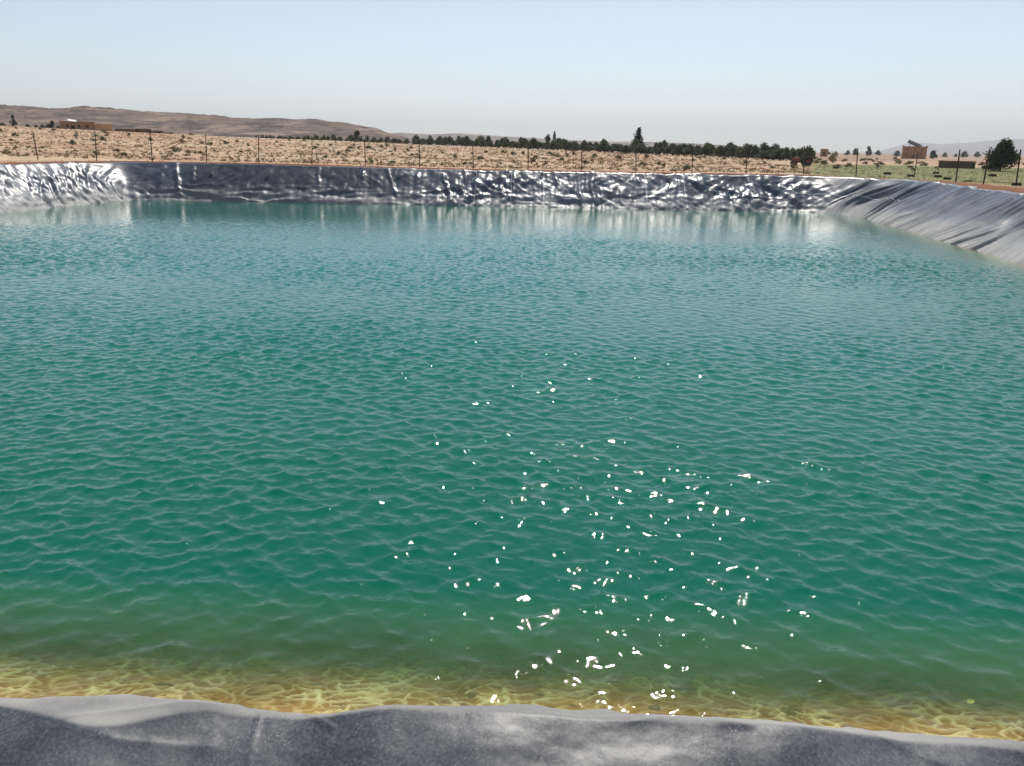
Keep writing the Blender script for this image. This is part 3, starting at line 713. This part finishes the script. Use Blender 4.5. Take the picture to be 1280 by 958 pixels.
def pebble_pt_mesh():
    r = np.random.default_rng(91); v = []; f = []
    for i in range(2600):
        if r.uniform() < .55:
            Y = 66+90*r.uniform()**1.4; x = (r.uniform(-80, 1010)-640)/1004*Y
        else:
            j = r.integers(len(PG)); o_ = 3.5+r.uniform(0, 1)**1.5*4; q = PG[j]+NG[j]*o_
            if q[1] < 25: continue
            x, Y = q
        z = float(ground_z(x, Y)); s = r.uniform(.03, .11); k0 = len(v)
        for (a, b, c) in ((1, 0, 0), (0, 1, 0), (-1, 0, 0), (0, -1, 0), (0, 0, .8)): v.append(np.array([x, Y, z+.02])+np.array([a, b, c])*s*r.uniform(.7, 1.3, 3))
        f += [(k0, k0+1, k0+4), (k0+1, k0+2, k0+4), (k0+2, k0+3, k0+4), (k0+3, k0, k0+4)]
    return new_mesh('gravel', v, np.array(f), simple('clods', (.20, .11, .065), (.42, .29, .19), .7, .95, .1))
tag(obj('gravel', pebble_pt_mesh()), 'loose stones and clods on the berm and sandy field', 'gravel', kind='stuff')

# ------------------------------------------------------------------ buildings
def frame_at(pl, pr_, Y, ybase=None):
    """local frame for a facade between two measured columns"""
    a, b = gp(pl, Y), gp(pr_, Y); z = min(a[2], b[2]); az = math.atan2((a[0]+b[0])/2, Y); return np.array([(a[0]+b[0])/2, Y, z]), (b[0]-a[0])*math.cos(az), -az
# long adobe house on the left
c, W, rz_ = frame_at(80, 145, 232)
zt = at(100, 153, 232)[2]; zb = at(100, 165, 232)[2]; c[2] = zb-.2; Hh = zt-zb+.2
h_ = empty('adobe_house', c, rz_, label='long flat-roofed brown adobe house below the left hillside', cat='house')
w = MB(); w.box(-W/2, W*.16, 0, 7, -.6, Hh); w.build('wall', M_adobe, h_)
w = MB(); w.box(W*.16, W/2, .35, 6, -.6, Hh*.80); wl = w.build('wall', M_adobe2, h_); wl['label'] = 'lighter orange end wall'
w = MB(); w.box(-W/2-.1, W*.16+.1, -.1, 7.1, Hh+.002, Hh+.16); w.box(W*.16+.1, W/2+.1, .25, 6.1, Hh*.80+.002, Hh*.80+.12); w.build('parapet', M_adobe, h_)
w = MB(); w.box(-1.1, 1.1, -.7, .7, -.03, .03, Matrix.Translation((-W/2+3.2, 2.2, Hh+.45)) @ Matrix.Rotation(.18, 4, 'Y') @ Matrix.Rotation(.35, 4, 'X')); w.build('roof_sheet', M_white, h_)
for q in (-.36, -.14, .02):
    w = MB(); w.box(q*W-.3, q*W+.3, -.03, .05, Hh*.50, Hh*.72); w.build('window', M_opening, h_)
w = MB(); w.box(-.26*W-.45, -.26*W+.45, -.03, .05, -.4, Hh*.66); w.build('door', M_opening, h_)
# ruined mud compound right of it
c, W, rz_ = frame_at(147, 220, 226); c[2] = at(180, 168, 226)[2]; 
h_ = empty('mud_compound', c, rz_, label='low ruined dark mud-walled compound right of the adobe house', cat='ruin')
Hc = at(180, 161.5, 226)[2]-c[2]
w = MB(); w.box(-W/2, -W*.14, 0, .5, -.9, Hc*.95); w.box(-W*.14, W*.12, .6, 1.1, -.9, Hc*1.05); w.box(W*.12, W*.32, .1, .6, -.9, Hc*.70); w.box(W*.32, W/2, .3, .8, -.9, Hc*.45)
w.box(-W/2+.5, -W/2+1.0, .51, 6, -.9, Hc*.8); w.box(W*.3, W*.3+.5, .61, 6, -.9, Hc*.6); w.build('wall', M_mudwall, h_)
w = MB(); w.box(-W*.16, -W*.11, -.06, .45, -.8, Hc*.8); w.build('doorway', M_opening, h_)
w = MB(); w.box(W*.2, W*.28, .02, .3, -.8, Hc*.5); w.build('doorway', M_opening, h_)
# two storey brick house on the right with a tilted roof sheet
Yb = 380
c, W, rz_ = frame_at(1127.5, 1158.5, Yb); c[2] = at(1142, 198, Yb)[2]; Hh = at(1142, 184, Yb)[2]-c[2]
h_ = empty('brick_house', c, rz_, label='square two storey brown brick house with a tilted roof sheet', cat='house')
w = MB(); w.box(-W/2, W/2, 0, 9, -1.5, Hh); w.build('wall', M_adobe3, h_)
w = MB(); w.box(-W/2-.12, W/2+.12, -.12, .3, Hh+.003, Hh+.3)
for sx in (-W/2+.25, W/2-.25): w.box(sx-.38, sx+.38, -.15, .5, Hh+.303, Hh+.62)
w.build('parapet', M_adobe3, h_)
w = MB(); w.box(-3.2, 3.2, -2.0, 2.0, -.3, .3, Matrix.Translation((-0.4, 3.0, Hh+1.45)) @ Matrix.Rotation(.40, 4, 'Y') @ Matrix.Rotation(.25, 4, 'X')); w.build('roof_sheet', M_roof, h_)
w = MB()
for (x, z1) in ((-2.4, 2.0), (1.9, .5)): w.box(x-.12, x+.12, 2.9, 3.1, Hh-.2, Hh+z1)
w.build('support_post', M_roof, h_)
for (qx, qz) in ((-.3, .66), (.02, .66), (.3, .66), (-.3, .26), (.28, .26)):
    w = MB(); w.box(qx*W-.42, qx*W+.42, -.03, .05, qz*Hh, qz*Hh+.95); w.build('window', M_mudwall, h_)
w = MB(); w.box(-.03*W-.5, -.03*W+.6, -.03, .05, -1.2, 1.6); w.build('door', M_mudwall, h_)
# low dark wall on the sand
Yb = 128; c, W, rz_ = frame_at(1175.5, 1222, Yb); c[2] = float(ground_z(c[0], Yb)); zt = at(1200, 201.5, Yb)[2]
h_ = empty('low_building', c, rz_, label='long low flat-roofed dark mud building left of the large tree', cat='building'); Hh = max(zt-c[2], .9)
w = MB(); w.box(-W/2, W*.40, 0, 3, -.5, Hh*.92); w.box(W*.40, W/2, -.25, 2.4, -.5, Hh*.88); w.build('wall', M_mudwall, h_)
w = MB(); w.box(-W/2-.12, W/2+.08, -.32, 3.1, Hh*.92+.003, Hh*.92+.1); w.build('roof', M_adobe, h_)
w = MB(); w.box(W*.42, W*.48, -.28, -.2, -.3, Hh*.7); w.build('doorway', M_opening, h_)
# little far house
Yb = 430; c, W, rz_ = frame_at(1025.5, 1035, Yb); c[2] = at(1030, 192.5, Yb)[2]; Hh = at(1030, 187, Yb)[2]-c[2]
h_ = empty('adobe_house', c, rz_, label='tiny far brown flat-roofed house behind the tractor', cat='house')
w = MB(); w.box(-W/2, W/2, 0, 4, -1.5, Hh); w.build('wall', M_adobe3, h_)
w = MB(); w.box(-W/2-.15, W/2+.15, -.15, 4.1, Hh+.003, Hh+.25); w.build('roof', M_mudwall, h_)
w = MB(); w.box(-.5, .5, -.04, .05, -.8, Hh*.55); w.build('door', M_opening, h_)

# ------------------------------------------------------------------ tractor
tp = on_ground(1002, 207.2); TS = 25.0/1004*tp[1]/3.35
tr = empty('tractor', tp, label='old tractor with a faded red bonnet parked beyond the far fence', cat='tractor'); tr.scale = (TS, TS, TS)
w = MB(); w.box(-1.72, -.45, -.30, .30, .70, 1.18); w.box(-1.66, -.50, -.24, .24, 1.182, 1.26); w.build('bonnet', M_red, tr)
w = MB(); w.box(-1.76, -1.722, -.26, .26, .62, 1.15); w.build('radiator_grille', M_iron, tr)
w = MB(); w.box(-1.5, .9, -.18, .18, .48, .698); w.box(-.449, .55, -.24, .24, .70, .95); w.box(.551, 1.1, -.2, .2, .45, .8); w.build('chassis', M_iron, tr)
for sy in (-1, 1):
    w = MB(); w.wheel(.75, sy*.68, .72, .72, .40, .36); ty = w.build('rear_wheel', M_rubber, tr, True)
    w = MB(); w.wheel(.75, sy*.68, .72, .37, .20, .05); w.build('rim', M_red, ty, True)
    w = MB(); w.wheel(-1.35, sy*.58, .40, .40, .24, .20); ty = w.build('front_wheel', M_rubber, tr, True)
    w = MB(); w.wheel(-1.35, sy*.58, .40, .21, .14, .04); w.build('rim', M_red, ty, True)
    w = MB()
    for k_ in range(7):
        a0, a1 = math.radians(20+k_*20), math.radians(40+k_*20)
        w.tube([(.75+.82*math.cos(a0), sy*.66, .72+.82*math.sin(a0)), (.75+.82*math.cos(a1), sy*.66, .72+.82*math.sin(a1))], .07, 6)
    w.build('mudguard', M_iron, tr)
w = MB(); w.box(.42, .88, -.24, .24, .98, 1.08); w.box(.84, .92, -.24, .24, 1.082, 1.42); w.build('seat', M_iron, tr)
w = MB(); w.tube([(-.35, 0, .95), (.02, 0, 1.36)], .025, 6)
w.tube([(.02+.0+.10*math.cos(a)*.7, .19*math.sin(a), 1.36+.10*math.cos(a)) for a in np.linspace(0, 2*PI, 13)], .016, 5); w.build('steering_wheel', M_iron, tr)
w = MB(); w.tube([(-.9, .1, 1.24), (-.9, .1, 1.75)], .035, 7); w.build('exhaust_pipe', M_iron, tr)
w = MB(); w.box(-1.3, -.62, -.20, .20, 1.262, 1.40); w.build('feed_sack', M_cream, tr)

# ------------------------------------------------------------------ mounds, saplings, stones
def mound_mesh(seed):
    r = np.random.default_rng(seed); n = 20; v = []; f = []
    prof = [(1.0, -.06), (.94, .10), (.86, .155), (.66, .16), (.50, .10), (.0, .07)]
    for q, z in prof:
        for k_ in range(n):
            a = 2*PI*k_/n; s = q*(1+.06*noise(k_*.7+seed, q*3)); v.append((s*math.cos(a), s*.8*math.sin(a), z+.015*float(noise(k_*.9, q*5+seed))))
    for i in range(len(prof)-1):
        for k_ in range(n): f.append((i*n+k_, i*n+(k_+1) % n, (i+1)*n+(k_+1) % n, (i+1)*n+k_))
    return new_mesh('planting_mound', v, f, M_mound, True)
mounds = [((1109, 218), 9.5, 'dark low earth mound on the grass left of the tilted fence post'), ((1138, 221), 9, 'dark earth mound at the foot of the fence post before the brick house'), ((1137.5, 209.5), 7.5, 'small dark earth mound in the grass below the brick house'),
          ((1170, 217.3), 8, 'rearmost dark mound of the close group of three on the grass'), ((1172, 221.8), 10, 'middle dark mound of the close group of three on the grass'), ((1184, 224.5), 10, 'front dark mound of the close group of three, nearest the liner'),
          ((1209.5, 227.5), 11, 'flat brownish earth mound between two fence posts right of the group of three'), ((1240.5, 220.5), 10, 'dark earth mound under a sapling right of the leaning post'), ((1270, 233.8), 12, 'dark earth heap round the foot of the rightmost fence post')]
for i, ((x, y), wpx, lab) in enumerate(mounds):
    p = on_ground(x, y); o = obj('planting_mound', mound_mesh(i)); s = wpx/1004*p[1]/2
    o.location = tuple(p+np.array([0, 0, .06])); o.scale = (s, s, s*2.6 if i != 6 else s*1.4); tag(o, lab, 'earth mound', 'earth mounds on the grass strip')
saps = [((1096, 215.5), .95, 'young sapling with a thin bare stem left of the first mound'), ((1140, 218), .75, 'young sapling beside the post before the brick house'), ((1169, 215.5), .7, 'young sapling behind the group of three mounds'), ((1243, 219), .9, 'young leaning sapling on the mound near the large tree')]
for i, ((x, y), hgt, lab) in enumerate(saps):
    p = on_ground(x, y); o = empty('sapling', p, label=lab, cat='sapling', group='young saplings on the grass strip')
    b = MB(); b.tube([(0, 0, -.05), (.02, 0, hgt*.5), (.08, .02, hgt*.9)], [.022, .016, .006], 5); b.build('stem', M_bark, o)
    obj('foliage', crown_mesh('foliage', hgt*.5, hgt, .30, 6, 70, .07, M_dark, 300+i), o)
p = on_ground(1232, 211); o = empty('crate', p, label='dark grey crate standing on the grass beside the leaning fence post', cat='crate'); s = 8/1004*p[1]/2
b = MB(); b.box(-s, s, -s*.7, s*.7, 0, s*.75); b.box(-s*1.06, s*1.06, -s*.76, s*.76, s*.752, s*.9)
for q in (-.6, 0, .6): b.box(s*q-.06*s, s*q+.06*s, -s*.76, -s*.702, 0, s*.75)
b.build('box_body', M_iron, o)
def rock(name, r, seed, mat):
    rr = np.random.default_rng(seed); v = []; f = []; nl, nm = 7, 10
    for i in range(nl):
        th = PI*(i+.001)/(nl-1+.002)
        for k_ in range(nm):
            a = 2*PI*k_/nm; d = np.array([math.sin(th)*math.cos(a), math.sin(th)*math.sin(a), .72*math.cos(th)]); v.append(d*r*(1+.22*float(noise(d[0]*1.7+seed, d[1]*1.7+d[2]*1.3))))
    for i in range(nl-1):
        for k_ in range(nm): f.append((i*nm+k_, i*nm+(k_+1) % nm, (i+1)*nm+(k_+1) % nm, (i+1)*nm+k_))
    return obj(name, new_mesh(name, v, f, mat, True))
for (x, y, r, lab) in ((1022, 216.6, .17, 'bright pale stone on the brown berm right of the tractor'), (1013, 218, .08, 'small pale stone on the berm at the foot of a fence post'), (973, 217.5, .10, 'small pale stone lying on the berm left of the tractor')):
    p = on_ground(x, y); o = rock('stone', r, int(x), M_stone); o.location = tuple(p+np.array([0, 0, r*.4])); tag(o, lab, 'stone')
def bank_at(x, y, dip):
    p = on_z(x, y, 0.0); q = QUAD[0]; a, n = EDGE[0]; d = (p[0]-a[0])*n[0]+(p[1]-a[1])*n[1]
    d = d*1.12; p2 = np.array([p[0], p[1]])+n*0; return np.array([p2[0], p2[1], -max(d, .05)*.84*.62+dip])
for (x, y, r, lab) in ((989, 868, .075, 'round dark stone under the clear shallow water right of centre'), (592, 850, .085, 'round pale-rimmed stone under the shallow water left of centre'), (820, 868, .06, 'small dark stone under the shallow golden water')):
    p = bank_at(x, y, .02); o = rock('submerged_stone', r, int(x), M_wet); o.location = tuple(p); tag(o, lab, 'stone')
p = on_z(1213, 879, -.03); b = MB()
lv = [(-.05, 0, 0), (-.028, -.026, .004), (.012, -.03, .006), (.055, 0, .002), (.012, .03, .006), (-.028, .026, .004), (0, 0, -.004)]
b.add([(x*.75, y*.75, z) for x, y, z in lv], [(0, 1, 6), (1, 2, 6), (2, 3, 6), (3, 4, 6), (4, 5, 6), (5, 0, 6)]); o = b.build('leaf', M_leaf); o.location = tuple(p+np.array([0, 0, .012])); o.rotation_euler = (0, 0, .4); tag(o, 'small yellow leaf drifting just under the water near the shore', 'leaf')

# ------------------------------------------------------------------ air, light, sky
hb = MB(); hb.box(-14500, 14500, -1500, 14500, -6, 420)
t = NT('haze air'); pv = t.n('ShaderNodeVolumePrincipled'); pv.inputs['Color'].default_value = (.95, .975, 1.0, 1); pv.inputs['Density'].default_value = 1.4e-4; pv.inputs['Anisotropy'].default_value = .2
t.l(pv.outputs[0], t.out.inputs['Volume'])
hz = hb.build('haze', t.m); tag(hz, kind='stuff'); hz.display_type = 'WIRE'
tag(hz, 'pale dusty haze over the far plain', 'haze')
EL, AZ = math.radians(53), math.radians(9.5)
Sd = Vector((math.sin(AZ)*math.cos(EL), math.cos(AZ)*math.cos(EL), math.sin(EL)))
sd = bpy.data.lights.new('sun', 'SUN'); sd.energy = 3.4; sd.angle = math.radians(.53); sd.color = (1.0, .95, .87)
so = obj('sun', sd); so.rotation_euler = (-Sd).to_track_quat('-Z', 'Y').to_euler(); so.location = (0, 0, 50)
wd = bpy.data.worlds.new('World'); sc.world = wd; wd.use_nodes = True
nt = wd.node_tree; bg = nt.nodes['Background']; sky = nt.nodes.new('ShaderNodeTexSky'); sky.sky_type = 'NISHITA'; sky.sun_disc = False
sky.sun_elevation = EL; sky.sun_rotation = AZ; sky.air_density = 1.0; sky.dust_density = .35; sky.ozone_density = 1.0; sky.altitude = 1000
hs = nt.nodes.new('ShaderNodeHueSaturation'); hs.inputs['Saturation'].default_value = .74; nt.links.new(sky.outputs[0], hs.inputs['Color']); nt.links.new(hs.outputs[0], bg.inputs[0]); bg.inputs[1].default_value = .087
vs_ = sc.view_settings; vs_.view_transform = 'Standard'; vs_.look = 'None'; vs_.exposure = 0.46; vs_.gamma = 1.0; vs_.use_curve_mapping = False
sc.cycles.use_denoising = True
sc.cycles.max_bounces = 8; sc.cycles.volume_bounces = 0; sc.cycles.transmission_bounces = 6
sc.cycles.caustics_refractive = False; sc.cycles.caustics_reflective = True; sc.cycles.blur_glossy = .3
